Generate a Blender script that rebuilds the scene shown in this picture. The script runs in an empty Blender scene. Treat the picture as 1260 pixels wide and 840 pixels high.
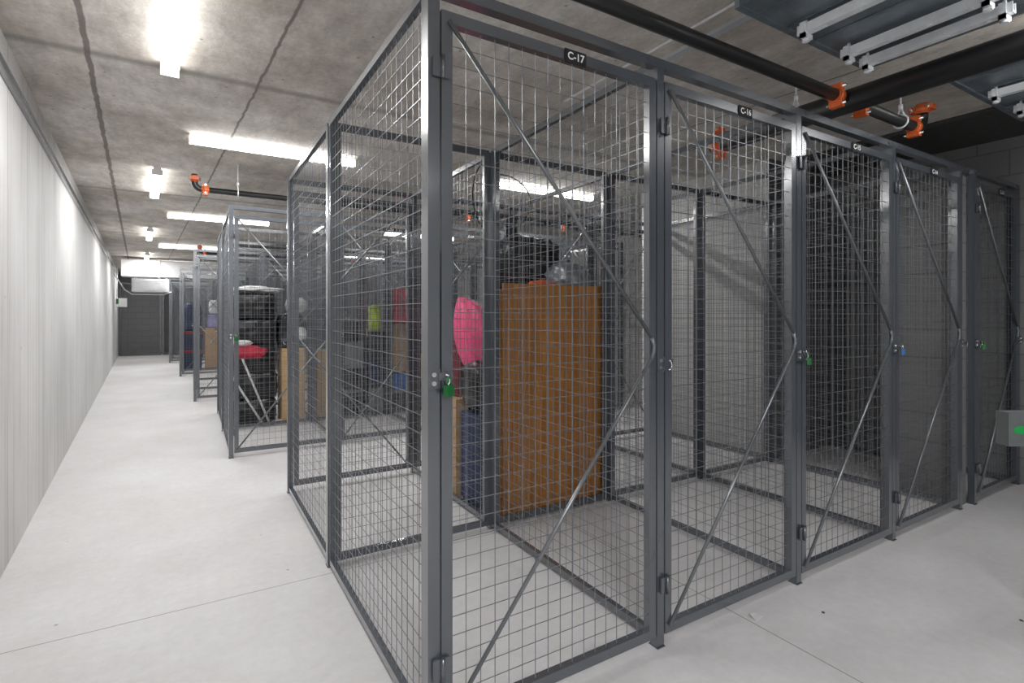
import bpy, bmesh, math, random
from mathutils import Vector, Matrix, noise
PI = math.pi
S = bpy.context.scene
COL = S.collection
random.seed(7)

# ------------------------------------------------------------------ helpers
def bx(bm, x0, x1, y0, y1, z0, z1, mi=0):
    vs = [bm.verts.new(p) for p in ((x0,y0,z0),(x1,y0,z0),(x1,y1,z0),(x0,y1,z0),(x0,y0,z1),(x1,y0,z1),(x1,y1,z1),(x0,y1,z1))]
    for f in ((0,3,2,1),(4,5,6,7),(0,1,5,4),(1,2,6,5),(2,3,7,6),(3,0,4,7)):
        fc = bm.faces.new([vs[i] for i in f]); fc.material_index = mi
    return vs
def cyl(bm, a, b, r, n=12, r2=None, mi=0, cap=True, smooth=True):
    a = Vector(a); b = Vector(b); d = (b-a).normalized()
    up = Vector((0,0,1)) if abs(d.z) < .9 else Vector((1,0,0))
    u = d.cross(up).normalized(); v = d.cross(u)
    r2 = r if r2 is None else r2
    A = []; B = []
    for i in range(n):
        t = 2*PI*(i+.5)/n
        o = u*math.cos(t)+v*math.sin(t)
        A.append(bm.verts.new(a+o*r)); B.append(bm.verts.new(b+o*r2))
    for i in range(n):
        f = bm.faces.new((A[i],A[(i+1)%n],B[(i+1)%n],B[i])); f.smooth = smooth; f.material_index = mi
    if cap:
        bm.faces.new(A[::-1]).material_index = mi; bm.faces.new(B).material_index = mi
def tube(bm, pts, r, n=10, mi=0, closed=False):
    pts = [Vector(p) for p in pts]; rings = []; m = len(pts); prev = None
    for i, p in enumerate(pts):
        if closed: d = (pts[(i+1) % m]-pts[i-1]).normalized()
        else: d = (pts[min(i+1, m-1)]-pts[max(i-1, 0)]).normalized()
        if prev is None:
            up = Vector((0,0,1)) if abs(d.z) < .9 else Vector((1,0,0))
            u = d.cross(up).normalized()
        else:
            u = (prev - d*prev.dot(d)).normalized()
        prev = u; v = d.cross(u)
        rings.append([bm.verts.new(p+(u*math.cos(2*PI*k/n)+v*math.sin(2*PI*k/n))*r) for k in range(n)])
    for i in range(m if closed else m-1):
        a = rings[i]; b = rings[(i+1) % m]
        for k in range(n):
            f = bm.faces.new((a[k],a[(k+1)%n],b[(k+1)%n],b[k])); f.smooth = True; f.material_index = mi
    if not closed:
        bm.faces.new(rings[0][::-1]).material_index = mi; bm.faces.new(rings[-1]).material_index = mi
def prism(bm, prof, axis, a, b, mi=0):
    """extrude a 2D profile (list of pairs) along an axis"""
    def P(p, t):
        return {'x': (t,p[0],p[1]), 'y': (p[0],t,p[1]), 'z': (p[0],p[1],t)}[axis]
    A = [bm.verts.new(P(p,a)) for p in prof]; B = [bm.verts.new(P(p,b)) for p in prof]
    n = len(prof)
    for i in range(n):
        bm.faces.new((A[i],A[(i+1)%n],B[(i+1)%n],B[i])).material_index = mi
    bm.faces.new(A[::-1]).material_index = mi; bm.faces.new(B).material_index = mi
def fin(bm):
    bmesh.ops.recalc_face_normals(bm, faces=bm.faces)
    return bm
def mesh(bm, name, mats, bevel=0):
    if bevel:
        bmesh.ops.bevel(bm, geom=[e for e in bm.edges if e.is_manifold and e.calc_face_angle(0) > .6], offset=bevel, segments=2, profile=.6, affect='EDGES', clamp_overlap=True)
    fin(bm)
    me = bpy.data.meshes.new(name); bm.to_mesh(me); bm.free()
    for m in (mats if isinstance(mats, (list, tuple)) else [mats]): me.materials.append(m)
    return me
def link(name, me, parent=None, loc=(0,0,0), rot=(0,0,0)):
    o = bpy.data.objects.new(name, me); COL.objects.link(o)
    o.location = loc; o.rotation_euler = rot
    if parent: o.parent = parent
    return o
def tag(o, label, cat, group=None, kind=None):
    o['label'] = label; o['category'] = cat
    if group: o['group'] = group
    if kind: o['kind'] = kind
    return o
def empty(name, label, cat, loc=(0,0,0), rz=0, group=None):
    o = bpy.data.objects.new(name, None); COL.objects.link(o); o.empty_display_size = .1
    o.location = loc; o.rotation_euler = (0,0,rz)
    return tag(o, label, cat, group)

# ------------------------------------------------------------------ materials
def new_mat(name):
    m = bpy.data.materials.new(name); m.use_nodes = True
    nt = m.node_tree; nt.nodes.clear()
    out = nt.nodes.new('ShaderNodeOutputMaterial'); b = nt.nodes.new('ShaderNodeBsdfPrincipled')
    nt.links.new(b.outputs[0], out.inputs[0])
    return m, nt, b
def N(nt, t, **kw):
    n = nt.nodes.new(t)
    for k, v in kw.items():
        if k.startswith('i_'): n.inputs[k[2:].replace('_',' ')].default_value = v
        else: setattr(n, k, v)
    return n
def ramp(nt, src, stops):
    r = nt.nodes.new('ShaderNodeValToRGB'); e = r.color_ramp.elements
    while len(e) < len(stops): e.new(.5)
    for i, (p, c) in enumerate(stops):
        e[i].position = p; e[i].color = (*(c if isinstance(c, tuple) else (c,c,c)), 1)
    nt.links.new(src, r.inputs[0]); return r.outputs[0]
def mix(nt, a, b, f, mode='MIX'):
    m = nt.nodes.new('ShaderNodeMix'); m.data_type = 'RGBA'; m.blend_type = mode
    for sock, v in ((m.inputs[0], f), (m.inputs[6], a), (m.inputs[7], b)):
        if hasattr(v, 'links'): nt.links.new(v, sock)
        elif isinstance(v, tuple): sock.default_value = (*v, 1)
        else: sock.default_value = v
    return m.outputs[2]
def coords(nt, scale=(1,1,1), rot=0):
    g = N(nt, 'ShaderNodeNewGeometry'); mp = N(nt, 'ShaderNodeMapping')
    mp.inputs['Scale'].default_value = scale; mp.inputs['Rotation'].default_value = (0,0,rot)
    nt.links.new(g.outputs['Position'], mp.inputs[0]); return mp.outputs[0]
def noise_n(nt, vec, scale, detail=6, rough=.6):
    n = N(nt, 'ShaderNodeTexNoise'); n.inputs['Scale'].default_value = scale
    n.inputs['Detail'].default_value = detail; n.inputs['Roughness'].default_value = rough
    nt.links.new(vec, n.inputs['Vector']); return n.outputs['Fac']
def line_mask(nt, coord_out, axis, pos, width, soft=.004):
    """1 on a line at coord==pos"""
    sp = N(nt, 'ShaderNodeSeparateXYZ'); nt.links.new(coord_out, sp.inputs[0])
    a = N(nt, 'ShaderNodeMath', operation='SUBTRACT'); nt.links.new(sp.outputs[axis], a.inputs[0]); a.inputs[1].default_value = pos
    b = N(nt, 'ShaderNodeMath', operation='ABSOLUTE'); nt.links.new(a.outputs[0], b.inputs[0])
    mr = N(nt, 'ShaderNodeMapRange'); nt.links.new(b.outputs[0], mr.inputs[0])
    mr.inputs[1].default_value = width; mr.inputs[2].default_value = width+soft; mr.inputs[3].default_value = 1; mr.inputs[4].default_value = 0
    return mr.outputs[0]
def bump(nt, b, h, strength=.3, dist=.01):
    n = N(nt, 'ShaderNodeBump'); n.inputs['Strength'].default_value = strength; n.inputs['Distance'].default_value = dist
    nt.links.new(h, n.inputs['Height']); nt.links.new(n.outputs[0], b.inputs['Normal'])

def floor_mat():
    m, nt, b = new_mat('floor_concrete')
    v = coords(nt)
    c = ramp(nt, noise_n(nt, v, 1.3, 8, .65), [(.3,(.50,.485,.48)),(.7,(.60,.59,.585))])
    c = mix(nt, c, ramp(nt, noise_n(nt, v, 22, 6, .7), [(.3,.86),(.7,1.0)]), .8, 'MULTIPLY')
    # warm dust near the wall, scuffs
    c = mix(nt, c, (.50,.44,.37), ramp(nt, noise_n(nt, coords(nt,(1,.4,1)), 2.4, 5, .6), [(.58,0.),(.8,.35)]))
    for ax, p in ((1,2.755),(0,2.03),(1,-3),(1,8.7),(1,14.6),(0,-4)):
        c = mix(nt, c, (.26,.24,.22), line_mask(nt, v, ax, p, .0022, .002))
    # fine dark specks
    vo = N(nt, 'ShaderNodeTexVoronoi'); vo.inputs['Scale'].default_value = 3.2; nt.links.new(v, vo.inputs['Vector'])
    c = mix(nt, c, (.22,.2,.18), ramp(nt, vo.outputs['Distance'], [(.012,1.),(.03,0.)]))
    nt.links.new(c, b.inputs['Base Color']); b.inputs['Roughness'].default_value = .62
    bump(nt, b, noise_n(nt, v, 60, 4, .6), .08)
    return m
def wall_mat(name, lo, hi, rot=0, panels=True):
    m, nt, b = new_mat(name)
    v = coords(nt)
    c = ramp(nt, noise_n(nt, v, .9, 8, .6), [(.3,lo),(.7,hi)])
    streak = noise_n(nt, coords(nt,(14,14,.55)), 1., 6, .65)
    c = mix(nt, c, ramp(nt, streak, [(.3,.7),(.5,.95),(1.,1.05)]), .8, 'MULTIPLY')
    vo = N(nt, 'ShaderNodeTexVoronoi'); vo.inputs['Scale'].default_value = 5.; nt.links.new(coords(nt,(1,1,.8)), vo.inputs['Vector'])
    c = mix(nt, c, (.16,.15,.14), ramp(nt, vo.outputs['Distance'], [(.02,.8),(.05,0.)]))
    if panels:
        sp = N(nt, 'ShaderNodeSeparateXYZ'); nt.links.new(v, sp.inputs[0])
        a = N(nt, 'ShaderNodeMath', operation='PINGPONG'); nt.links.new(sp.outputs[1], a.inputs[0]); a.inputs[1].default_value = .31
        c = mix(nt, c, (.36,.35,.34), ramp(nt, a.outputs[0], [(0.,.75),(.012,0.)]))
    nt.links.new(c, b.inputs['Base Color']); b.inputs['Roughness'].default_value = .8
    bump(nt, b, noise_n(nt, v, 30, 6, .7), .15)
    return m
def ceiling_mat():
    m, nt, b = new_mat('ceiling_concrete')
    v = coords(nt)
    c = ramp(nt, noise_n(nt, v, 1.1, 9, .68), [(.3,(.38,.335,.285)),(.5,(.62,.575,.52)),(.7,(.84,.81,.77))])
    c = mix(nt, c, ramp(nt, noise_n(nt, coords(nt,(1.6,.6,1)), 6, 8, .75), [(.32,.62),(.6,1.05)]), .8, 'MULTIPLY')
    c = mix(nt, c, ramp(nt, noise_n(nt, v, 40, 5, .8), [(.3,.75),(.65,1.08)]), .7, 'MULTIPLY')
    vo = N(nt, 'ShaderNodeTexVoronoi'); vo.inputs['Scale'].default_value = 7.; nt.links.new(v, vo.inputs['Vector'])
    c = mix(nt, c, (.10,.09,.085), ramp(nt, vo.outputs['Distance'], [(.03,.7),(.08,0.)]))
    # form board joints: along the corridor (slightly skew) and across it
    vr = coords(nt, (1,1,1), -.0695)
    nw = N(nt, 'ShaderNodeTexNoise'); nw.inputs['Scale'].default_value = 7; nw.inputs['Detail'].default_value = 8; nt.links.new(v, nw.inputs['Vector'])
    sc = N(nt, 'ShaderNodeVectorMath', operation='SCALE'); nt.links.new(nw.outputs['Color'], sc.inputs[0]); sc.inputs[3].default_value = .03
    av = N(nt, 'ShaderNodeVectorMath', operation='ADD'); nt.links.new(vr, av.inputs[0]); nt.links.new(sc.outputs[0], av.inputs[1]); vr = av.outputs[0]
    for p, w in ((-.215,.011),(.615,.005),(3.415,.004)):
        c = mix(nt, c, (.12,.105,.09), mix(nt, (0,0,0), line_mask(nt, vr, 0, p, w, .006), .8))
    for p in (3.62,7.4,11.2,15.0,-.4):
        c = mix(nt, c, (.17,.155,.14), mix(nt, (0,0,0), line_mask(nt, v, 1, p, .012, .05), .6))
    nt.links.new(c, b.inputs['Base Color']); b.inputs['Roughness'].default_value = .85
    bump(nt, b, noise_n(nt, v, 45, 6, .75), .3)
    return m
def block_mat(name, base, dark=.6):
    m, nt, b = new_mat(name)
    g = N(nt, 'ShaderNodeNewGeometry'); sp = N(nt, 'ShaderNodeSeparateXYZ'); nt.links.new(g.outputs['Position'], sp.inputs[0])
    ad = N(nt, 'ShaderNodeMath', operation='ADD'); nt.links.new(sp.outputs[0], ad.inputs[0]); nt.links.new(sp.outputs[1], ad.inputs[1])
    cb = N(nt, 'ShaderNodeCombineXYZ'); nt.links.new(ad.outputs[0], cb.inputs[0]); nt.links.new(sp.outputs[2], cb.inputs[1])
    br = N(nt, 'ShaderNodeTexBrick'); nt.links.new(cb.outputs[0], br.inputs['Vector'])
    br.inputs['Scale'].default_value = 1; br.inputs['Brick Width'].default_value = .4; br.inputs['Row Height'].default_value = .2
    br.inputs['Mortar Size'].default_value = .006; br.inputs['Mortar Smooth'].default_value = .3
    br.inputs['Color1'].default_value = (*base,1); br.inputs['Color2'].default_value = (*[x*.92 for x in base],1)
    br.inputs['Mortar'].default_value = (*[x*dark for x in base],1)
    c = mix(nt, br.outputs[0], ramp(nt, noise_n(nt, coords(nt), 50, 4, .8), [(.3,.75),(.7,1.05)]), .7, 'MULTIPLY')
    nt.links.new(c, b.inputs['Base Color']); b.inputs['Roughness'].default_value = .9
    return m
def plain(name, col, rough=.5, metal=0., nscale=0, namt=.2, coat=0., bmp=0.):
    m, nt, b = new_mat(name)
    if nscale:
        tc = N(nt, 'ShaderNodeTexCoord')
        c = mix(nt, col, ramp(nt, noise_n(nt, tc.outputs['Object'], nscale, 6, .65), [(.3,1-namt),(.7,1+namt*.3)]), 1., 'MULTIPLY')
        nt.links.new(c, b.inputs['Base Color'])
        if bmp: bump(nt, b, noise_n(nt, tc.outputs['Object'], nscale, 6, .6), bmp)
    else:
        b.inputs['Base Color'].default_value = (*col, 1)
    b.inputs['Roughness'].default_value = rough; b.inputs['Metallic'].default_value = metal
    b.inputs['Coat Weight'].default_value = coat; b.inputs['Coat Roughness'].default_value = .12
    return m
def emis(name, col, st):
    m = bpy.data.materials.new(name); m.use_nodes = True; nt = m.node_tree; nt.nodes.clear()
    o = nt.nodes.new('ShaderNodeOutputMaterial'); e = nt.nodes.new('ShaderNodeEmission')
    e.inputs[0].default_value = (*col,1); e.inputs[1].default_value = st; nt.links.new(e.outputs[0], o.inputs[0]); return m
def wood_mat():
    m, nt, b = new_mat('brown_board')
    tc = N(nt, 'ShaderNodeTexCoord'); mp = N(nt, 'ShaderNodeMapping'); mp.inputs['Scale'].default_value = (40,40,2)
    nt.links.new(tc.outputs['Object'], mp.inputs[0])
    c = ramp(nt, noise_n(nt, mp.outputs[0], 1, 6, .6), [(.3,(.26,.095,.014)),(.7,(.42,.175,.03))])
    nt.links.new(c, b.inputs['Base Color']); b.inputs['Roughness'].default_value = .45
    return m
def plaid_mat(name, c1, c2, s=30):
    m, nt, b = new_mat(name)
    tc = N(nt, 'ShaderNodeTexCoord'); ck = N(nt, 'ShaderNodeTexChecker'); ck.inputs['Scale'].default_value = s
    nt.links.new(tc.outputs['Object'], ck.inputs[0]); ck.inputs[1].default_value = (*c1,1); ck.inputs[2].default_value = (*c2,1)
    nt.links.new(ck.outputs[0], b.inputs['Base Color']); b.inputs['Roughness'].default_value = .7
    return m

M = dict(
 floor=floor_mat(), ceiling=ceiling_mat(),
 wall=wall_mat('wall_concrete', (.54,.53,.52), (.67,.66,.65)),
 wallr=wall_mat('wall_concrete_plain', (.50,.49,.47), (.62,.61,.59), panels=False),
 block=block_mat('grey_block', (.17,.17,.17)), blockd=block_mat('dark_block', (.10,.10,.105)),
 steel=plain('grey_powder_coat', (.056,.064,.076), .26, .1, coat=.8),
 wire=plain('wire_grey', (.17,.18,.195), .32, .5),
 brace=plain('brace_grey', (.17,.18,.19), .28, .6),
 zinc=plain('zinc', (.82,.84,.86), .4, .2, 12, .15), channel=plain('pale_channel', (.42,.45,.48), .5),
 galv=plain('galvanised', (.20,.235,.265), .4, .5, 9, .35),
 chrome=plain('bright_bolt', (.8,.8,.8), .2, 1.),
 black=plain('black_plate', (.006,.006,.007), .8), white=plain('white_letter', (.85,.85,.85), .5),
 pipe=plain('black_pipe', (.010,.010,.011), .45, 0, coat=.1),
 orange=plain('orange_coupling', (.72,.13,.025), .4, 0, 30, .2),
 green=plain('green_lock', (.012,.15,.035), .3, .3), blue=plain('blue_lock', (.02,.11,.32), .3, .3),
 tube=emis('tube_light', (1,.985,.96), 9.0), fix=plain('white_fixture', (.8,.8,.8), .4),
 dark_mottle=plain('dark_mottled', (.05,.048,.045), .8, 0, 20, .3),
 wood=wood_mat(), edge=plain('pale_edge', (.72,.52,.28), .6),
 card=plain('cardboard', (.48,.30,.15), .85, 0, 10, .15), cardl=plain('light_cardboard', (.62,.40,.18), .8, 0, 14, .2),
 tape=plain('packing_tape', (.5,.40,.26), .25),
 bag=plain('black_bag', (.008,.008,.01), .28, 0, 8, .3, bmp=.6), silver=plain('silver_bag', (.40,.43,.47), .3, .5, 7, .3, bmp=.8),
 pink=plain('pink_cloth', (.85,.07,.22), .6, 0, 9, .25, bmp=.5), red=plain('red_cloth', (.55,.02,.05), .7, 0, 9, .25, bmp=.5),
 maroon=plain('maroon_cloth', (.12,.008,.015), .7), navy=plain('navy_fabric', (.018,.03,.085), .7, 0, 30, .4),
 lime=plain('lime_plastic', (.50,.66,.03), .4), bluep=plain('blue_plastic', (.03,.16,.50), .4),
 dark=plain('charcoal_plastic', (.03,.033,.038), .45, 0, 15, .3), grey=plain('grey_plastic', (.20,.21,.22), .5, 0, 12, .2),
 lightp=plain('white_plastic', (.75,.75,.75), .4), purple=plain('lilac_plastic', (.35,.32,.60), .5),
 tan=plain('tan_wicker', (.50,.33,.17), .8, 0, 60, .5), plaid=plaid_mat('red_plaid', (.6,.05,.07), (.75,.7,.7)),
 glow=emis('green_lens', (.04,.5,.12), .35), bgrey=plain('grey_enamel', (.11,.12,.12), .4),
)

for k in ('steel','wire'):
    for nd in M[k].node_tree.nodes:
        if nd.type == 'BSDF_PRINCIPLED': nd.inputs['IOR'].default_value = 1.85
# ------------------------------------------------------------------ the setting
H = 2.72
def wx(y): return -.81 - .0695*(y-3.54)          # corridor wall line
def struct(name, bm, m, bevel=0):
    o = link(name, mesh(bm, name, m, bevel)); o['kind'] = 'structure'; return o
def slab(name, x0,x1,y0,y1,z0,z1, m, bevel=0):
    bm = bmesh.new(); bx(bm, x0,x1,y0,y1,z0,z1); return struct(name, bm, m, bevel)
Y0, Y1 = -3.6, 21.4
slab('floor', -2.6, 7.2, Y0-.2, Y1+.3, -.1, 0, M['floor'])
slab('ceiling', -2.6, 7.2, Y0-.2, Y1+.3, H, H+.15, M['ceiling'])
bm = bmesh.new(); prism(bm, [(wx(Y0),Y0),(wx(Y0)-.2,Y0),(wx(Y1)-.2,Y1),(wx(Y1),Y1)], 'z', 0, H); struct('wall_left', bm, M['wall'])
slab('wall_back', -2.4, 7.0, Y1, Y1+.15, 0, H, M['block'])
slab('wall_front', -2.0, 7.0, Y0-.15, Y0, 0, H, M['wallr'])
slab('wall_right', 5.48, 5.7, Y0, 2.88, 0, H, M['block'])
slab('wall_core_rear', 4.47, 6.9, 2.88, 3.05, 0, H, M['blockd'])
slab('wall_core_side', 4.455, 4.60, 2.89, 4.45, 0, H, M['wallr'])
slab('wall_far_right', 6.3, 6.5, 3.05, Y1, 0, H, M['wallr'])
slab('trim_1', 4.66, 5.48, Y0, 2.87, 2.69, H, M['dark_mottle'])          # thin dark strip under the ceiling beside the block wall
slab('trim_2', 4.50, 4.585, 1.50, 1.95, 0, 2.26, M['block'])            # narrow block pier between two cages
# rail along the corridor wall
bm = bmesh.new()
for (o0, o1, z0, z1) in ((.0,.022,2.492,2.525),(.0,.032,2.525,2.532)):
    prism(bm, [(wx(Y0)+o0,Y0),(wx(Y0)+o1,Y0),(wx(Y1)+o1,Y1),(wx(Y1)+o0,Y1)], 'z', z0, z1)
ro = link('wall_rail', mesh(bm, 'wall_rail', M['steel'])); tag(ro, 'long thin dark metal rail fixed high along the pale corridor wall', 'rail')

# ------------------------------------------------------------------ cages
PW, SW = .038, .036        # post and stile width
CH = 2.305
cache = {}
def grid_me(w, h, r=.00145, du=.0535, dz=.0585):
    key = ('g', round(w,3), round(h,3))
    if key in cache: return cache[key]
    bm = bmesh.new()
    nu = max(1, round(w/du)); nz = max(1, round(h/dz))
    for i in range(1, nu): cyl(bm, (w*i/nu,-.0015,0), (w*i/nu,-.0015,h), r, 4, cap=False, smooth=False)
    for j in range(1, nz): cyl(bm, (0,.0015,h*j/nz), (w,.0015,h*j/nz), r, 4, cap=False, smooth=False)
    cache[key] = mesh(bm, 'wire_mesh', M['wire']); return cache[key]
def frame_me(w, h, t=.032, d=.028, mid=None):
    key = ('f', round(w,3), round(h,3), t, mid)
    if key in cache: return cache[key]
    bm = bmesh.new()
    bx(bm, 0,t,-d/2,d/2,0,h); bx(bm, w-t,w,-d/2,d/2,0,h)
    bx(bm, t,w-t,-d/2,d/2,0,t); bx(bm, t,w-t,-d/2,d/2,h-t,h)
    cache[key] = mesh(bm, 'panel_frame', M['steel'], .004); return cache[key]
def one(key, fn):
    if key not in cache: cache[key] = fn()
    return cache[key]
def post_me():
    def f():
        bm = bmesh.new(); bx(bm, -PW/2,PW/2,-PW/2,PW/2,.004,CH-.03)
        return mesh(bm, 'post', M['steel'], .006)
    return one('post', f)
def foot_me():
    def f():
        bm = bmesh.new(); bx(bm, -.021,.021,-.024,.024,0,.004)
        return mesh(bm, 'base_plate', M['steel'])
    return one('foot', f)
def hinge_me():
    def f():
        bm = bmesh.new(); bx(bm, -.032,.022,-.026,-.019,-.03,.03); cyl(bm, (-.002,-.03,-.034),(-.002,-.03,.034),.007,10)
        return mesh(bm, 'hinge', M['steel'], .002)
    return one('hinge', f)
def hasp_me():
    def f():
        bm = bmesh.new(); bx(bm, -.02,.02,-.007,0,-.03,.03); bx(bm, .012,.058,-.014,-.007,-.004,.02)
        for z in (-.012,.014): cyl(bm, (-.002,-.013,z),(-.002,-.007,z),.0075,8,mi=1)
        # hooked tongue
        pts = [(.03+.014*math.cos(a), -.02, -.004+.018*math.sin(a)) for a in [PI*.5-i*PI*1.1/8 for i in range(9)]]
        tube(bm, pts, .003, 6, mi=1)
        return mesh(bm, 'hasp', [M['steel'], M['chrome']])
    return one('hasp', f)
def brace_me(w, h):
    key = ('b', round(w,3), round(h,3))
    def f():
        bm = bmesh.new(); zm = h*.515
        cyl(bm, (.02,-.02,h-.03),(w-.03,-.02,zm+.05),.0075,8); cyl(bm, (w-.03,-.02,zm-.03),(.02,-.02,.03),.0075,8)
        tube(bm, [(w-.03,-.02,zm+.05),(w-.018,-.021,zm+.02),(w-.018,-.021,zm),(w-.03,-.02,zm-.03)], .0075, 8)
        return mesh(bm, 'brace', M['brace'])
    return one(key, f)
def plate_me(text):
    key = ('p', text)
    def f():
        bm = bmesh.new(); bx(bm, -.047,.047,-.003,0,-.024,.024)
        cu = bpy.data.curves.new('t', 'FONT'); cu.body = text; cu.size = .036; cu.align_x = 'CENTER'; cu.align_y = 'CENTER'; cu.offset = .0008
        ob = bpy.data.objects.new('t', cu); COL.objects.link(ob)
        bpy.context.view_layer.update()
        me = bpy.data.meshes.new_from_object(ob.evaluated_get(bpy.context.evaluated_depsgraph_get()))
        n0 = len(bm.faces)
        me.transform(Matrix.Translation((0,-.0045,0)) @ Matrix.Rotation(PI/2, 4, 'X'))
        bm.from_mesh(me); bm.faces.ensure_lookup_table()
        for fc in bm.faces[n0:]: fc.material_index = 1
        bpy.data.objects.remove(ob); bpy.data.curves.remove(cu); bpy.data.meshes.remove(me)
        m2 = bpy.data.meshes.new('number_plate'); bm.to_mesh(m2); bm.free()
        m2.materials.append(M['black']); m2.materials.append(M['white']); return m2
    return one(key, f)

DZ0, DZ1 = .045, 2.222
def cage(label, x, y, w, depth, rz=0, plate=None, right=False, backpost=True, back=True, left=True, group=None, px=.56):
    """origin at the front left post; local x runs along the doors, local y into the cage"""
    c = empty('storage_cage', label, 'storage cage', (x,y,0), rz, group)
    posts = [(0,0)] + ([(w,0)] if right else []) + ([(0,depth)] if backpost else []) + ([(w,depth)] if backpost and right else [])
    for p in posts:
        o = link('post', post_me(), c, (p[0],p[1],0)); link('base_plate', foot_me(), o)
    # header rail over the door
    def f():
        bm = bmesh.new(); bx(bm, -.019,w+.019,-.019,.019,CH-.034,CH)
        for q in (.06, w-.06): cyl(bm, (q,-.022,CH-.017),(q,-.019,CH-.017),.007,8)
        return mesh(bm, 'header_rail', M['steel'], .003)
    link('header_rail', one(('h', round(w,3)), f), c)
    # door
    dw = w-PW-.012; dh = DZ1-DZ0
    d = link('door', frame_me(dw, dh, SW, .03), c, (PW/2+.006,-.004,DZ0))
    link('wire_mesh', grid_me(dw-2*SW, dh-2*SW), d, (SW,0,SW))
    link('brace', brace_me(dw, dh), d)
    for z in (.2, dh-.18): link('hinge', hinge_me(), d, (0,0,z))
    if plate: link('number_plate', plate_me(plate), d, (dw*px,-.0165,dh-.022))
    link('hasp', hasp_me(), c, (w-.004,-.0195,1.11))
    # partitions
    pd = depth-PW
    if left:
        s = link('side_panel', frame_me(pd, CH-.02, .03, .026), c, (0,PW/2,.02), (0,0,PI/2))
        link('wire_mesh', grid_me(pd-.06, CH-.08), s, (.03,0,.03))
    if right:
        s = link('side_panel', frame_me(pd, CH-.02, .03, .026), c, (w,PW/2,.02), (0,0,PI/2))
        link('wire_mesh', grid_me(pd-.06, CH-.08), s, (.03,0,.03))
    if back:
        s = link('back_panel', frame_me(w-PW, CH-.02, .034, .026), c, (PW/2,depth,.02))
        link('wire_mesh', grid_me(w-PW-.068, CH-.088), s, (.034,0,.034))
    return c
ORD = ['first','second','third','fourth','fifth','sixth']
X1 = [.617,1.57,2.515,3.475,4.41]
ya, yb, yc = 1.487, 2.84, 4.17
near_lab = ['grey wire mesh storage cage at the near corner, its door plate reading C-17',
 'empty grey mesh storage cage right of the corner cage, door plate C-16',
 'third mesh cage of the near row, green padlock on its left post',
 'fourth mesh cage of the near row, blue padlock on its left post']
for i in range(4):
    cage(near_lab[i], X1[i], ya, X1[i+1]-X1[i], yb-ya, plate='C-%d' % (17-i), right=(i == 3), group='front cages of the near block')
for i in range(4):
    cage(['empty mesh cage directly behind the corner cage, facing the aisle beyond',
          'mesh cage behind the near row holding tall brown boards and a pink bag',
          'empty mesh cage right of the one with the brown boards, facing the far aisle',
          'empty mesh cage beside the pale concrete wall, facing the far aisle'][i],
         X1[i+1], yc, X1[i+1]-X1[i], yc-yb, rz=PI, plate='C-%d' % (18+i), right=(i == 0), backpost=False, back=False, group='rear cages of the near block')
# narrow unit against the block wall
e = cage('narrow mesh cage unit at the far right end against the block wall', 4.615, 1.475, .835, 1.3, plate='C-13', right=True, back=False, left=False, group='front cages of the near block')
# continuous top rail bridging the gap
bm = bmesh.new(); bx(bm, 4.42,4.60,1.470,1.5,CH-.034,CH); tag(link('top_rail', mesh(bm,'top_rail',M['steel'],.003)), 'short grey top rail bridging the gap beside the narrow end unit', 'rail')
blocks = [('second', .305, (5.45,6.78,8.05), 5), ('third', .04, (9.33,10.65,11.95), 5), ('fourth', -.21, (13.3,14.6,15.9), 4), ('fifth', -.52, (17.3,18.6,19.9), 3)]
pn = 30
for bn, x0, (a, b_, c_), n in blocks:
    P = .952
    for i in range(n):
        cage('grey wire mesh storage cage, %s from corridor, near side of %s block' % (ORD[i], bn), x0+i*P, a, P, b_-a, plate='C-%d' % pn, right=(i == n-1), group='near side cages of the %s block' % bn); pn += 1
    for i in range(n):
        cage('grey wire mesh storage cage, %s from corridor, far side of %s block' % (ORD[i], bn), x0+(i+1)*P, c_, P, c_-b_, rz=PI, plate='C-%d' % pn, right=(i == 0), backpost=False, back=False, group='far side cages of the %s block' % bn); pn += 1
# dark screen across the end of the corridor
def screen(label, x, y, w, h, dense=True):
    s = empty('mesh_screen', label, 'screen', (x,y,0))
    fr = link('panel_frame', frame_me(w, h, .05, .04), s)
    link('wire_mesh', grid_me(w-.1, h-.1), fr, (.05,0,.05))
    return s
screen('dark mesh screen closing the corridor end beside the pale wall', -1.98, 20.9, 1.12, 2.35)
screen('dark mesh screen at corridor end, the one farther from the pale wall', -.84, 20.9, 1.1, 2.35)

# padlocks hang from the hasps
def padlock(label, x, y, z, m):
    p = empty('padlock', label, 'padlock', (x,y,z), .5, 'padlocks on the near row of cages'); p.scale = (.85,.85,.9)
    bm = bmesh.new(); bx(bm, -.018,.018,-.010,.010,-.036,0); link('lock_body', mesh(bm,'lock_body',m,.005), p)
    bm = bmesh.new(); tube(bm, [(-.011,0,-.004),(-.011,0,.014)]+[(-.011*math.cos(t),0,.014+.011*math.sin(t)) for t in [PI*k/8 for k in range(1,8)]]+[(.011,0,.014),(.011,0,-.004)], .003, 8)
    link('shackle', mesh(bm,'shackle',M['green'] if m is M['green'] else M['chrome']), p)
padlock('green padlock hanging at the near corner post', X1[0]+.037, ya-.045, 1.093, M['green'])
padlock('green padlock between doors of the second and third cages', X1[2]+.042, ya-.045, 1.093, M['green'])
padlock('blue padlock between doors of the third and fourth cages', X1[3]+.042, ya-.045, 1.105, M['blue'])
padlock('green padlock on the narrow end unit', 4.665, 1.43, 1.10, M['green'])
padlock('green padlock at the corridor corner of the second block', .345, 5.405, 1.10, M['green'])
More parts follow.
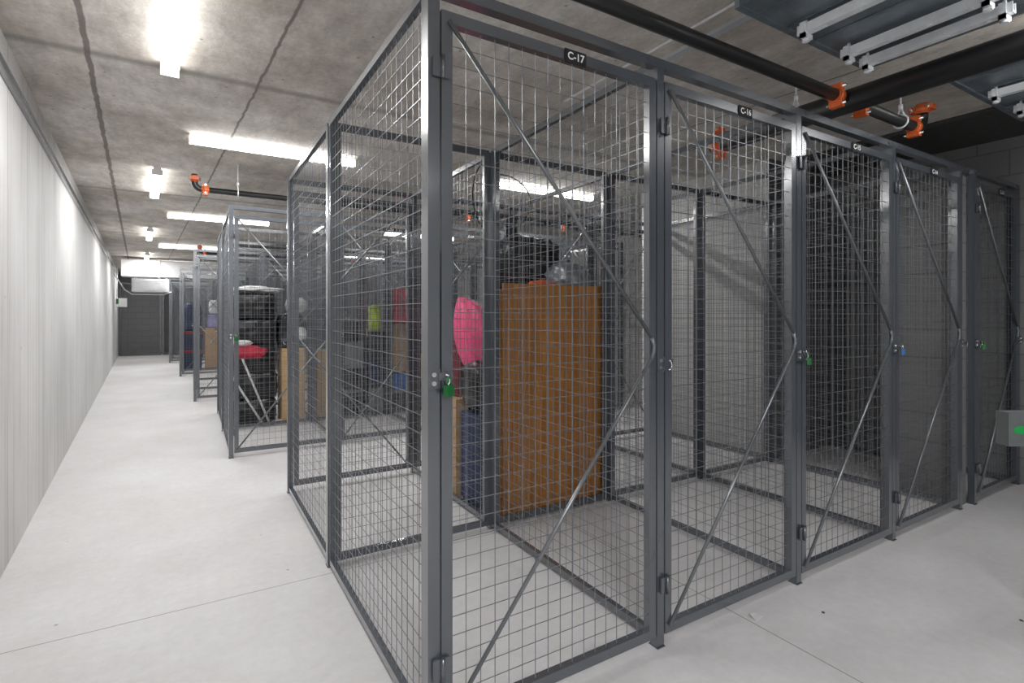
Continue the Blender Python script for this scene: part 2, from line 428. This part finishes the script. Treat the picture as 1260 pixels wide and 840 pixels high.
# hasps with bolts on the corner posts
for (x, y, lab) in ((X1[0], ya, 'grey bolted hasp plate on the near corner post'), (.305, 5.45, 'grey bolted hasp plate on the corner post of the second block'), (4.615, 1.475, 'grey hasp plate on the left post of the narrow end unit')):
    tag(link('hasp_plate', hasp_me(), None, (x-.002, y-.0195, 1.11)), lab, 'hasp', 'hasp plates on end posts')

# ------------------------------------------------------------------ lights
def strip(label, p0, p1, z=H, w=.085, power=1., group='ceiling tube lights'):
    p0 = Vector(p0); p1 = Vector(p1); L = (p1-p0).length; an = math.atan2(p1.y-p0.y, p1.x-p0.x)
    f = empty('tube_light', label, 'light', ((p0.x+p1.x)/2, (p0.y+p1.y)/2, z), an, group)
    bm = bmesh.new(); bx(bm, -L/2,L/2,-w*.36,w*.36,-.022,0); link('housing', mesh(bm,'housing',M['fix']), f)
    bm = bmesh.new(); prism(bm, [(-w/2,-.024),(-w/2,-.05),(-w*.34,-.07),(w*.34,-.07),(w/2,-.05),(w/2,-.024)], 'x', -L/2, L/2)
    link('diffuser', mesh(bm,'diffuser',M['tube']), f)
    bm = bmesh.new()
    for s in (-1,1): bx(bm, s*L/2-.004,s*L/2+.004,-w/2-.002,w/2+.002,-.073,-.02)
    link('end_cap', mesh(bm,'end_cap',M['fix']), f)
    l = bpy.data.lights.new('tube_lamp', 'AREA'); l.shape = 'RECTANGLE'; l.size = L; l.size_y = w*.6; l.energy = 21*power; l.color = (.985,.99,1)
    o = bpy.data.objects.new('tube_lamp', l); COL.objects.link(o); o.location = ((p0.x+p1.x)/2, (p0.y+p1.y)/2, z-.074); o.rotation_euler = (0,0,an)
    return f
wv = Vector((-.0695,.9976))
for i, y in enumerate((2.3,6.1,10.3,14.4,18.6)):  # the last tube is added to brighten the dark corridor end
    x = -.02-.0695*(y-2.3)
    strip('%s corridor tube light from the camera, along the ceiling' % ORD[i], (x,y), (x+wv.x*1.25,y+wv.y*1.25), group='tube lights over the corridor')
for i, y in enumerate((4.84,8.7,12.6,16.6)):
    for j, x in enumerate((-.02, 2.75)):
        dx = -.07*(y-4.84) if j == 0 else 0
        strip('crosswise tube light over the %s aisle, %s' % (ORD[i], ['end nearest the corridor','deeper among the cages'][j]), (x+dx,y), (x+dx+1.28,y), group='crosswise tube lights over the aisles')
strip('tube light above the front aisle beside the ducts', (2.75,.60), (4.0,.60), z=2.62, w=.11, power=.6, group='tube lights over the front aisle')
def area(name, loc, size, power, rot=(0,0,0), col=(.95,.97,1)):
    l = bpy.data.lights.new(name, 'AREA'); l.shape = 'RECTANGLE'; l.size, l.size_y = size; l.energy = power; l.color = col
    o = bpy.data.objects.new(name, l); COL.objects.link(o); o.location = loc; o.rotation_euler = rot; return o
area('fill_lamp', (-.1,-1.6,2.6), (.2,1.4), 90)  # both lamps are unseen fill, added behind the camera
area('fill_lamp', (2.6,-2.0,2.6), (1.6,.3), 35)

# ------------------------------------------------------------------ pipes, ducts
def arc(c, r, a0, a1, plane, n=8):
    out = []
    for i in range(n+1):
        a = a0+(a1-a0)*i/n
        if plane == 'xz': out.append((c[0]+r*math.cos(a), c[1], c[2]+r*math.sin(a)))
        else: out.append((c[0], c[1]+r*math.cos(a), c[2]+r*math.sin(a)))
    return out
def coupling(root, p, axis, r):
    bm = bmesh.new(); a = Vector(p); d = Vector({'x':(1,0,0),'y':(0,1,0),'z':(0,0,1)}[axis])
    cyl(bm, a-d*.022, a+d*.022, r*1.28, 20); cyl(bm, a-d*.03, a-d*.022, r*1.12, 20); cyl(bm, a+d*.022, a+d*.03, r*1.12, 20)
    s = Vector((0,0,1)) if axis != 'z' else Vector((0,1,0))
    for k in (-1,1):
        c = a + s*k*r*1.42
        e = {'x':Vector((0,1,0)),'y':Vector((1,0,0)),'z':Vector((1,0,0))}[axis]
        q = c
        bx(bm, q.x-.018-.014*abs(e.x),q.x+.018+.014*abs(e.x),q.y-.018-.014*abs(e.y),q.y+.018+.014*abs(e.y),q.z-.016,q.z+.016)
        cyl(bm, q-e*.05, q+e*.05, .008, 8, mi=1)
    link('coupling', mesh(bm,'coupling',[M['orange'],M['chrome']]), root)
def hanger(root, p, r, axis):
    bm = bmesh.new(); p = Vector(p)
    cyl(bm, p+Vector((0,0,r+.05)), (p.x,p.y,H-Z), .005, 8)
    ring = [(p.x, p.y+(r+.006)*math.cos(t), p.z+(r+.006)*math.sin(t)) if axis == 'x' else (p.x+(r+.006)*math.cos(t), p.y, p.z+(r+.006)*math.sin(t)) for t in [2*PI*k/20 for k in range(20)]]
    tube(bm, ring, .006, 6, closed=True)
    for s in (-1,1):
        d = Vector((0,s*(r*.7),0)) if axis == 'x' else Vector((s*(r*.7),0,0))
        cyl(bm, p+d+Vector((0,0,r*.7)), p+Vector((0,0,r+.055)), .005, 8)
    cyl(bm, p+Vector((0,0,r+.04)), p+Vector((0,0,r+.07)), .012, 6)
    link('hanger', mesh(bm,'hanger',M['zinc']), root)
Z = 2.45
r = empty('sprinkler_main', 'thick black sprinkler pipe running overhead at the right toward the camera', 'pipe', (3.02,1.5,Z))
def P(o, *pts): return [tuple(Vector(q)-Vector(o)) for q in pts]
O = (3.02,1.5,Z)
bm = bmesh.new(); cyl(bm, (0,-4.2,0),(0,.85,0),.062,24); link('pipe', mesh(bm,'pipe',M['pipe']), r)
coupling(r, (0,.80,0), 'y', .062); hanger(r, (0,.28,0), .062, 'y')
r = empty('sprinkler_branch', 'black branch pipe above the near cage fronts, left of the thick main pipe', 'pipe', (2.9,1.487,Z), 0, 'sprinkler branch pipes')
bm = bmesh.new(); cyl(bm, (-3.3,0,0),(.06,0,0),.031,20); link('pipe', mesh(bm,'pipe',M['pipe']), r)
coupling(r, (-.01,0,0), 'x', .031)
r = empty('sprinkler_branch', 'short black branch pipe with orange elbow, right of the thick main pipe', 'pipe', (3.08,1.487,Z), 0, 'sprinkler branch pipes')
bm = bmesh.new(); tube(bm, [(0,0,0),(.72,0,0)]+arc((.72,0,.08),.08,-PI/2,0,'xz')+[(.80,0,.16)], .031, 20); link('pipe', mesh(bm,'pipe',M['pipe']), r)
coupling(r, (.06,0,0), 'x', .031); coupling(r, (.69,0,0), 'x', .031); coupling(r, (.80,0,.13), 'z', .031); hanger(r, (.52,0,0), .031, 'x')
for k, (y, xs, rr, xe, lab) in enumerate(((5.59,.02,.026,6.2,'dark sprinkler pipe with orange elbow above the second block of cages'),(9.72,.45,.026,6.2,'dark sprinkler pipe above the third block of cages'),(11.2,.12,.032,6.2,'farthest dark sprinkler pipe, orange end above the far cages'))):
    r = empty('sprinkler_branch', lab, 'pipe', (xs,y,Z), 0, 'sprinkler branch pipes')
    bm = bmesh.new(); tube(bm, [(xe-xs,0,0),(.06,0,0)]+arc((.06,0,.06),.06,-PI/2,-PI,'xz')+[(0,0,.13)], rr, 14); link('pipe', mesh(bm,'pipe',M['pipe']), r)
    coupling(r, (.085,0,0), 'x', rr); coupling(r, (0,0,.09), 'z', rr)
    for q in (.35,2.9,4.1):
        if q < xe-xs: hanger(r, (q,0,0), rr, 'x')
    for q in (2.75,4.15): coupling(r, (q,0,0), 'x', rr)
# ceiling conduit
bm = bmesh.new(); bx(bm, 2.215,2.258,Y0,12,H-.02,H)
tag(link('ceiling_channel', mesh(bm,'ceiling_channel',M['channel'],.004)), 'long flat grey metal channel on the ceiling above the near cages', 'channel')
bm = bmesh.new(); cyl(bm, (2.10,Y0,H-.008),(2.10,2.8,H-.008),.007,8)
tag(link('conduit', mesh(bm,'conduit',M['zinc'])), 'thin pale conduit on the ceiling beside the flat grey channel', 'conduit')
# galvanised ducts
def duct(label, x0,x1,y0,y1,z0,z1, rails):
    d = empty('air_duct', label, 'duct', ((x0+x1)/2,(y0+y1)/2,z0), 0, 'galvanised ducts above the front aisle')
    w = (x1-x0)/2; l = (y1-y0)/2; h = z1-z0
    bm = bmesh.new(); bx(bm, -w,w,-l,l,0,h)
    n = 5
    for i in range(n):      # folded seams
        xx = -w+2*w*(i+.5)/n; bx(bm, xx-.006,xx+.006,-l,l-.002,-.006,0)
    link('duct_body', mesh(bm,'duct_body',M['galv'],.003), d)
    bm = bmesh.new(); bx(bm, -w-.02,w+.02,l-.025,l,-.012,h); link('flange', mesh(bm,'flange',M['galv'],.003), d)
    for (xr, ye, yn) in rails:
        x = xr-(x0+x1)/2; e = ye-(y0+y1)/2; s = yn-(y0+y1)/2
        bm = bmesh.new()
        prism(bm, [(x-.018,-.065),(x+.018,-.065),(x+.018,-.024),(x+.013,-.024),(x+.013,-.058),(x-.013,-.058),(x-.013,-.024),(x-.018,-.024)], 'y', s, e)
        y = s+.08
        while y < e: cyl(bm, (x,y,-.068),(x,y,-.064),.008,8); y += .14
        link('support_rail', mesh(bm,'support_rail',M['zinc']), d)
        for yy in (e-.03, s+.03):
            bm = bmesh.new(); bx(bm, x-.03,x+.03,yy-.012,yy+.012,-.085,-.066); bx(bm, x-.03,x-.02,yy-.012,yy+.012,-.085,-.02)
            cyl(bm, (x,yy,-.10),(x,yy,0),.007,8); cyl(bm, (x,yy,-.097),(x,yy,-.086),.016,6)
            link('bracket', mesh(bm,'bracket',M['zinc']), d)
duct('wide galvanised duct with support rails overhead at the upper right', 1.95,3.02,-2.4,1.40,2.585,2.70, [(2.28,1.33,-.4),(2.655,1.34,.77),(2.83,1.34,.77)])
duct('second galvanised duct beyond the black main pipe at the right edge', 3.55,4.70,-2.4,1.25,2.60,2.70, [(3.9,1.17,.2),(4.3,1.17,.2)])
# far duct and hanging heater
d = empty('air_duct', 'white duct crossing the ceiling at the far end of the corridor', 'duct', (.5,15.9,2.25))
bm = bmesh.new(); bx(bm, -1.95,3.2,-.25,.25,0,.40); link('duct_body', mesh(bm,'duct_body',M['lightp'],.01), d)
for x in (-1.2,-.5,.6,1.8):
    bm = bmesh.new(); bx(bm, x-.02,x+.02,-.27,.27,-.015,.41); link('flange', mesh(bm,'flange',M['zinc']), d)
h = empty('unit_heater', 'white ceiling unit hanging under the far duct at the corridor end', 'heater', (-.95,17.0,1.92))
bm = bmesh.new(); bx(bm, -.38,.42,-.3,.3,0,.34); link('casing', mesh(bm,'casing',M['lightp'],.02), h)
bm = bmesh.new()
for k in range(6): bx(bm, -.33,.37,-.315,-.30,.05+k*.045,.075+k*.045)
link('louvre', mesh(bm,'louvre',M['zinc']), h)
for sx in (-.32,.36):
    for sy in (-.25,.25):
        bm = bmesh.new(); cyl(bm, (sx,sy,.34),(sx,sy,.80),.01,8); link('hanging_rod', mesh(bm,'hanging_rod',M['zinc']), h)
bm = bmesh.new(); tube(bm, [(-.85,.0,.78),(-.8,0,.5),(-.55,0,.05),(-.40,0,-.06),(.3,0,-.06),(.48,0,.02)], .014, 8); link('drain_pipe', mesh(bm,'drain_pipe',M['lightp']), h)
s = empty('wall_sign', 'small pale box sign on the left wall near the corridor end', 'sign', (wx(19)+.001,19,1.55))
bm = bmesh.new(); bx(bm, 0,.26,-.04,.04,0,.25); link('sign_box', mesh(bm,'sign_box',M['lightp'],.015), s)
bm = bmesh.new(); bx(bm, .01,.07,-.043,.043,.08,.23); link('sign_face', mesh(bm,'sign_face',M['green']), s)
bm = bmesh.new(); cyl(bm, (.03,0,.25),(.03,0,H-1.55),.014,8); link('conduit', mesh(bm,'conduit',M['zinc']), s)

# grey push-button pedestal with a green lens
g = empty('button_pedestal', 'rounded grey box with green oval lens at the lower right edge', 'pedestal', (2.99,.76,0), -math.atan2(.518,.855))
bm = bmesh.new(); bx(bm, -.095,.16,0,.06,.755,.895); link('casing', mesh(bm,'casing',M['bgrey'],.026), g)
bm = bmesh.new(); bmesh.ops.create_uvsphere(bm, u_segments=24, v_segments=12, radius=1)
for v in bm.verts: v.co = Vector((v.co.x*.03-.045, v.co.y*.012-.002, v.co.z*.017+.823))
for f in bm.faces: f.smooth = True
link('lens', mesh(bm,'lens',M['glow']), g)
bm = bmesh.new(); cyl(bm, (.125,.05,.012),(.125,.05,.78),.02,16); link('pole', mesh(bm,'pole',M['steel']), g)
bm = bmesh.new(); cyl(bm, (.125,.05,0),(.125,.05,.012),.03,24); link('base', mesh(bm,'base',M['steel']), g)

# ------------------------------------------------------------------ stored things
def blob(name, label, cat, loc, size, m, amp=.18, fr=2.2, seed=0, rot=(0,0,0), flat=.8, sub=4, group=None, knot=False, boxy=0.):
    bm = bmesh.new(); bmesh.ops.create_icosphere(bm, subdivisions=sub, radius=1)
    off = Vector((seed*3.1, seed*1.7, seed*.9))
    for v in bm.verts:
        p = v.co.copy(); n = noise.noise(p*fr+off)*amp + noise.noise(p*fr*3+off)*amp*.35
        mx = max(abs(p.x),abs(p.y),abs(p.z)); p = p*(1-boxy) + p/mx*boxy
        p *= 1+n
        if p.z < -flat: p.z = -flat
        v.co = Vector((p.x*size[0]/2, p.y*size[1]/2, (p.z+flat)/(1+flat)*size[2]))
    if knot:
        cyl(bm, (0,0,size[2]*.9),(0.01,0,size[2]*1.12), .025, 10, .05, mi=0)
    for f in bm.faces: f.smooth = True
    o = link(name, mesh(bm, name, m), None, loc, rot); return tag(o, label, cat, group)
def box(name, label, cat, loc, size, m, rz=0, kind='carton', group=None):
    """carton: sealed box with flaps and tape; bin: plastic tub with lid and handles"""
    x, y, z = size[0]/2, size[1]/2, size[2]
    r = empty(name, label, cat, loc, rz, group)
    if kind == 'carton':
        bm = bmesh.new(); bx(bm, -x,x,-y,y,0,z-.004); link('box_body', mesh(bm,'box_body',m,.004), r)
        bm = bmesh.new(); bx(bm, -x,x,-y,-.003,z-.004,z); bx(bm, -x,x,.003,y,z-.004,z); link('flap', mesh(bm,'flap',m), r)
        bm = bmesh.new(); bx(bm, -x-.001,x+.001,-.025,.025,z,z+.001); bx(bm, -x-.0015,-x-.0005,-.025,.025,z-.08,z); link('tape', mesh(bm,'tape',M['tape']), r)
    else:
        bm = bmesh.new(); t = .9
        prof = [(-x*t,-y*t),(x*t,-y*t),(x*t,y*t),(-x*t,y*t)]
        A = [bm.verts.new((p[0],p[1],0)) for p in prof]; B = [bm.verts.new((p[0]/t*.97,p[1]/t*.97,z*.88)) for p in prof]
        for i in range(4): bm.faces.new((A[i],A[(i+1)%4],B[(i+1)%4],B[i]))
        bm.faces.new(A[::-1]); bm.faces.new(B)
        for zz in (.25,.5): bx(bm, -x*.985,x*.985,-y*.985,y*.985,z*zz,z*zz+.012)
        link('tub', mesh(bm,'tub',m,.006), r)
        bm = bmesh.new(); bx(bm, -x,x,-y,y,z*.88,z*.96); bx(bm, -x*.9,x*.9,-y*.9,y*.9,z*.96,z); link('lid', mesh(bm,'lid',M['dark'] if m is not M['dark'] else M['grey'],.006), r)
        for s in (-1,1):
            bm = bmesh.new(); bx(bm, s*x-.012,s*x+.012,-y*.3,y*.3,z*.7,z*.86); link('handle', mesh(bm,'handle',M['dark'],.004), r)
    return r
def suitcase(label, loc, size, m, rz=0):
    r = empty('suitcase', label, 'suitcase', loc, rz); x,y,z = size[0]/2,size[1]/2,size[2]
    bm = bmesh.new(); bx(bm, -x,x,-y,y,.05,z); link('shell', mesh(bm,'shell',m,.035), r)
    bm = bmesh.new(); bx(bm, -x*.8,x*.8,-y-.025,-y+.01,.12,z*.55); link('front_pocket', mesh(bm,'front_pocket',m,.012), r)
    bm = bmesh.new(); tube(bm, [(-.07,0,z-.01),(-.07,0,z+.04),(.07,0,z+.04),(.07,0,z-.01)], .01, 8); link('handle', mesh(bm,'handle',M['dark']), r)
    for sx in (-1,1):
        for sy in (-1,1):
            bm = bmesh.new(); cyl(bm, (sx*x*.8-.012,sy*y*.7,.03),(sx*x*.8+.012,sy*y*.7,.03),.03,14); link('wheel', mesh(bm,'wheel',M['dark']), r)
    return r
# --- cage with boards
bd = empty('wood_board', 'wide tall brown board standing upright against the mesh', 'board', (2.088,2.882,0))
bm = bmesh.new(); bx(bm, -.41,.41,-.010,.008,.02,1.505); link('board_face', mesh(bm,'board_face',M['wood']), bd)
bm = bmesh.new(); bx(bm, -.40,.41,-.015,.012,0,.02); link('foot_strip', mesh(bm,'foot_strip',M['dark']), bd)
bd = empty('wood_board', 'slightly lower brown board with pale left edge peeking out behind the wide board', 'board', (2.065,2.908,0))
bm = bmesh.new(); bx(bm, -.402,.40,-.012,.010,0,1.462); link('board_face', mesh(bm,'board_face',M['wood']), bd)
bm = bmesh.new(); bx(bm, -.414,-.402,-.013,.011,0,1.464); link('edge_strip', mesh(bm,'edge_strip',M['edge']), bd)
for k in range(3):
    box('storage_bin', '%s charcoal storage bin of the stack behind the brown boards' % ['lowest','middle','topmost'][k], 'bin', (2.20,3.32,k*.49), (.54,.66,.488), M['dark'], kind='bin', group='bins behind the boards')
blob('rubbish_bag', 'large black bag slumped on top behind the brown boards', 'bag', (2.16,3.36,1.475), (.56,.42,.42), M['bag'], seed=1, amp=.22, boxy=.2)
blob('silver_bag', 'crumpled silver grey bag lying over the right end of the brown boards', 'bag', (2.33,3.08,1.475), (.32,.28,.20), M['silver'], seed=2, amp=.22, fr=3, boxy=.3)
blob('checked_bag', 'small red checked bag behind the silver bag on the bins', 'bag', (2.36,3.42,1.475), (.22,.2,.40), M['plaid'], seed=3, amp=.2)
blob('orange_cloth', 'small orange red cloth on top of the brown boards', 'cloth', (2.06,3.0,1.475), (.22,.16,.07), M['orange'], seed=4, amp=.3)
# --- pink bag cage
suitcase('navy upright suitcase on black wheels under the pink bag', (1.70,3.20,0), (.19,.26,.64), M['navy'])
blob('sports_bag', 'black soft bag sitting on top of the navy suitcase', 'bag', (1.705,3.24,.685), (.22,.34,.30), M['bag'], seed=5, boxy=.4)
box('cardboard_box', 'narrow tall cardboard box just behind the navy suitcase', 'box', (1.66,3.58,0), (.10,.30,.70), M['card'])
# pink draped bag
bm = bmesh.new(); n = 28; rings = []
prof = [(0,.50,.01),(.03,.49,.06),(.09,.44,.13),(.13,.36,.18),(.15,.26,.195),(.16,.16,.17),(.17,.08,.13),(.17,.03,.08),(.17,0,.02)]
for dx, z, rad in prof:
    ring = []
    for k in range(n):
        t = 2*PI*k/n; rr = rad*(1+.08*math.sin(5*t+z*9)+.05*math.sin(9*t))
        ring.append(bm.verts.new((rr*.62*math.cos(t)+(dx-.1)*.3, rr*1.1*math.sin(t)-(dx-.1)*1.0, z*1.18)))
    rings.append(ring)
for a, b2 in zip(rings, rings[1:]):
    for k in range(n):
        f = bm.faces.new((a[k],a[(k+1)%n],b2[(k+1)%n],b2[k])); f.smooth = True
bm.faces.new(rings[0]); bm.faces.new(rings[-1])
tag(link('pink_bag', mesh(bm,'pink_bag',M['pink']), None, (1.72,3.42,.845)), 'bright pink cloth bag bulging above the black bag and navy suitcase', 'bag')
blob('maroon_bag', 'dark maroon cloth bag showing just behind the pink bag', 'bag', (1.78,3.62,0), (.24,.22,1.28), M['maroon'], seed=6, amp=.06, boxy=.4)
# hanging black cables
for k, (pts, lab) in enumerate((([(1.60,2.90,2.30),(1.52,2.93,2.20),(1.50,2.95,2.05),(1.53,2.94,1.9),(1.60,2.92,1.80),(1.58,2.93,1.74)], 'thin black cable hanging in a loose curve left of the mesh post'),
                                ([(1.64,2.90,2.19),(1.75,2.93,2.20),(1.86,2.95,2.17),(1.93,2.96,2.10),(1.92,2.96,1.99),(1.86,2.95,1.9)], 'thin black cable arching above the brown boards'))):
    cu = [Vector(p) for p in pts]; sm = []
    for i in range(len(cu)-1):
        p0 = cu[max(i-1,0)]; p1 = cu[i]; p2 = cu[i+1]; p3 = cu[min(i+2,len(cu)-1)]
        for j in range(6):
            t = j/6; sm.append(.5*((2*p1)+(-p0+p2)*t+(2*p0-5*p1+4*p2-p3)*t*t+(-p0+3*p1-3*p2+p3)*t**3))
    sm.append(cu[-1])
    bm = bmesh.new(); tube(bm, sm, .0045, 6); tag(link('cable', mesh(bm,'cable',M['black'])), lab, 'cable')
# --- second block, far side cages
yb2 = 6.98
for k in range(5):
    blob('black_bag', ['lowest','second lowest','middle','second highest','topmost'][k]+' wrapped black bundle of the stack nearest the corridor', 'bundle', (.645+.01*(k%2),yb2+.2,k*.315), (.50,.44,.32), M['bag'], seed=10+k, amp=.07, fr=3.5, flat=.9, boxy=.75, group='black bundles stacked beside the corridor')
blob('white_sheet', 'crumpled white plastic sheet lying over the black bundle stack', 'sheet', (.66,yb2+.2,1.585), (.62,.4,.07), M['lightp'], seed=20, amp=.3)
blob('red_blanket', 'folded crimson blanket pushed between the black bundles', 'blanket', (.55,yb2-.08,.80), (.42,.2,.15), M['red'], seed=21, amp=.2)
blob('white_pillow', 'small white cushion on top of the crimson blanket', 'cushion', (.50,yb2-.08,.945), (.22,.14,.07), M['lightp'], seed=22, amp=.15)
for k, (x0, z1) in enumerate(((.37,1.15),(.36,.66))):
    bm = bmesh.new(); cyl(bm, (x0+.0,yb2-.10,z1),(x0+.42-.06*k,yb2-.16,.01),.012,10); tag(link('white_pole', mesh(bm,'white_pole',M['lightp'])), '%s white pole leaning against the black bundles' % ['longer','shorter'][k], 'pole')
bm = bmesh.new(); cyl(bm, (.78,yb2-.13,.022),(1.06,yb2-.02,.03),.02,12); tag(link('white_roll', mesh(bm,'white_roll',M['lightp'])), 'short white roll lying on the floor at the foot of the poles', 'roll')
box('cardboard_box', 'tall light brown cardboard carton beside the black bundles', 'box', (1.06,yb2+.1,0), (.26,.40,.90), M['cardl'])
box('cardboard_box', 'second tall light brown carton, right of the first one', 'box', (1.43,yb2+.1,0), (.28,.40,.86), M['cardl'])
blob('black_bag', 'black bag on top of the tall light brown carton', 'bag', (1.06,yb2+.1,.905), (.34,.3,.42), M['bag'], seed=25, boxy=.5)
blob('white_helmet', 'round white helmet in front of the black bag on the carton', 'helmet', (1.13,yb2-.12,1.0), (.17,.15,.16), M['lightp'], seed=26, amp=.03)
blob('carrier_bag', 'white carrier bag on top of the black bag above the carton', 'bag', (1.12,yb2+.1,1.33), (.26,.24,.2), M['lightp'], seed=27, amp=.3)
rnd = random.Random(4)
# heaps further along, seen through several meshes
def heap(desc, x, y, items):
    z = 0
    for i, (kind, w, dd, hh, mk, word) in enumerate(items):
        lab = '%s, %s of the pile %s' % (word, ['lowest','second','third','fourth','fifth','sixth'][i], desc)
        if kind == 'b': box('storage_bin', lab, 'bin', (x,y,z), (w,dd,hh), M[mk], kind='bin')
        elif kind == 'c': box('cardboard_box', lab, 'box', (x,y,z), (w,dd,hh), M[mk])
        else: blob('stuffed_bag', lab, 'bag', (x,y,z), (w,dd,hh), M[mk], seed=40+int(x*10)+i, amp=.1, boxy=.5)
        z += hh+.003
heap('left in the second block', 1.75, 7.25, [('b',.42,.5,.32,'dark','dark bin'),('b',.42,.5,.32,'dark','dark lidded bin'),('c',.40,.45,.30,'grey','grey carton'),('s',.40,.4,.32,'dark','grey sack')])
heap('with the lime bag', 2.09, 7.01, [('b',.20,.4,.40,'grey','grey bin'),('s',.2,.3,.3,'navy','navy sack'),('c',.2,.3,.38,'dark','charcoal carton'),('s',.15,.2,.36,'lime','lime green bag')])
heap('with the red bag', 2.45, 7.08, [('b',.36,.4,.30,'dark','black bin'),('b',.36,.4,.24,'bluep','blue bin'),('c',.30,.34,.64,'card','brown carton'),('s',.30,.3,.50,'red','red bag')])
heap('beside the red bag pile', 2.88, 7.2, [('b',.5,.5,.36,'grey','grey bin'),('c',.46,.45,.4,'card','brown carton'),('b',.46,.45,.34,'dark','dark bin')])
heap('in the middle of the second block', 3.55, 7.2, [('c',.5,.5,.42,'card','brown carton'),('s',.5,.45,.42,'navy','navy sack'),('c',.4,.4,.35,'grey','grey carton'),('s',.4,.4,.35,'lightp','white sack')])
heap('by the right of the second block', 4.46, 7.2, [('b',.6,.5,.42,'dark','dark bin'),('c',.6,.5,.42,'card','brown carton'),('s',.5,.5,.4,'red','crimson sack')])
heap('behind the pale wall edge', 4.78, 5.95, [('c',.42,.42,.55,'card','brown carton'),('c',.42,.42,.55,'card','brown taped carton'),('c',.40,.40,.50,'card','upper brown carton'),('s',.36,.34,.24,'tan','tan rolled sack')])
heap('in the fourth cage of second block', 3.75, 6.15, [('b',.45,.45,.4,'grey','grey bin'),('s',.4,.4,.45,'plaid','red checked sack')])
# --- third and fourth blocks
heap('far behind the third block', 2.6, 11.3, [('c',.5,.5,.5,'card','brown carton'),('b',.5,.5,.4,'bluep','blue bin'),('s',.4,.4,.5,'grey','grey sack')])
heap('deep in the third block', 3.5, 11.3, [('b',.6,.5,.5,'dark','dark bin'),('c',.5,.5,.5,'card','brown carton'),('s',.5,.4,.5,'red','red sack')])
heap('at the corridor end of fourth block', .02, 14.95, [('b',.40,.5,.42,'navy','navy bin'),('b',.40,.5,.06,'red','thin red tray'),('b',.40,.5,.38,'navy','upper navy bin'),('b',.40,.5,.06,'red','upper red tray'),('s',.38,.45,.68,'navy','navy sack')])
heap('second from the corridor, fourth block', .50, 14.90, [('c',.46,.5,1.0,'card','tall brown carton'),('s',.40,.4,.34,'purple','lilac sack'),('s',.30,.3,.34,'lightp','white sack')])
heap('inside the fourth block', 1.3, 15.0, [('c',.6,.5,.6,'card','brown carton'),('b',.6,.5,.4,'dark','dark bin'),('s',.5,.4,.4,'grey','grey sack')])

# small litter on the floor
bm = bmesh.new(); vs = [bm.verts.new(p) for p in ((-.026,-.020,.001),(.026,-.018,.008),(.020,.022,.005),(-.019,.018,.016))]; bm.faces.new(vs)
bmesh.ops.solidify(bm, geom=bm.faces[:], thickness=.001)
tag(link('paper_scrap', mesh(bm,'paper_scrap',M['white']), None, (2.075,1.40,0)), 'tiny white paper scrap on the floor before the second door', 'paper')
for k, (x, y, lab) in enumerate(((2.36,1.27,'small brown fleck on the floor near the paper scrap'),(3.02,.80,'small dark chip on the floor at the lower right'))):
    bm = bmesh.new(); bmesh.ops.create_icosphere(bm, subdivisions=1, radius=.008)
    for v in bm.verts: v.co.z = max(v.co.z*.4+.003, 0)
    tag(link('floor_chip', mesh(bm,'floor_chip',M['dark_mottle']), None, (x,y,0)), lab, 'debris')

# ------------------------------------------------------------------ world, camera
w = bpy.data.worlds.new('World'); S.world = w; w.use_nodes = True
w.node_tree.nodes['Background'].inputs[0].default_value = (.8,.85,.9,1); w.node_tree.nodes['Background'].inputs[1].default_value = .3
cam = bpy.data.cameras.new('camera'); co = bpy.data.objects.new('camera', cam); COL.objects.link(co)
cam.sensor_width = 36; cam.lens = 650/1260*36; cam.shift_y = -32/1260; cam.clip_start = .02
co.location = (0,0,1.30); co.rotation_euler = (PI/2, 0, -math.atan2(.518,.855))
S.camera = co
S.view_settings.view_transform = 'Standard'; S.view_settings.look = 'None'; S.view_settings.exposure = .42; S.view_settings.gamma = 1.05
S.cycles.max_bounces = 8; S.cycles.diffuse_bounces = 5
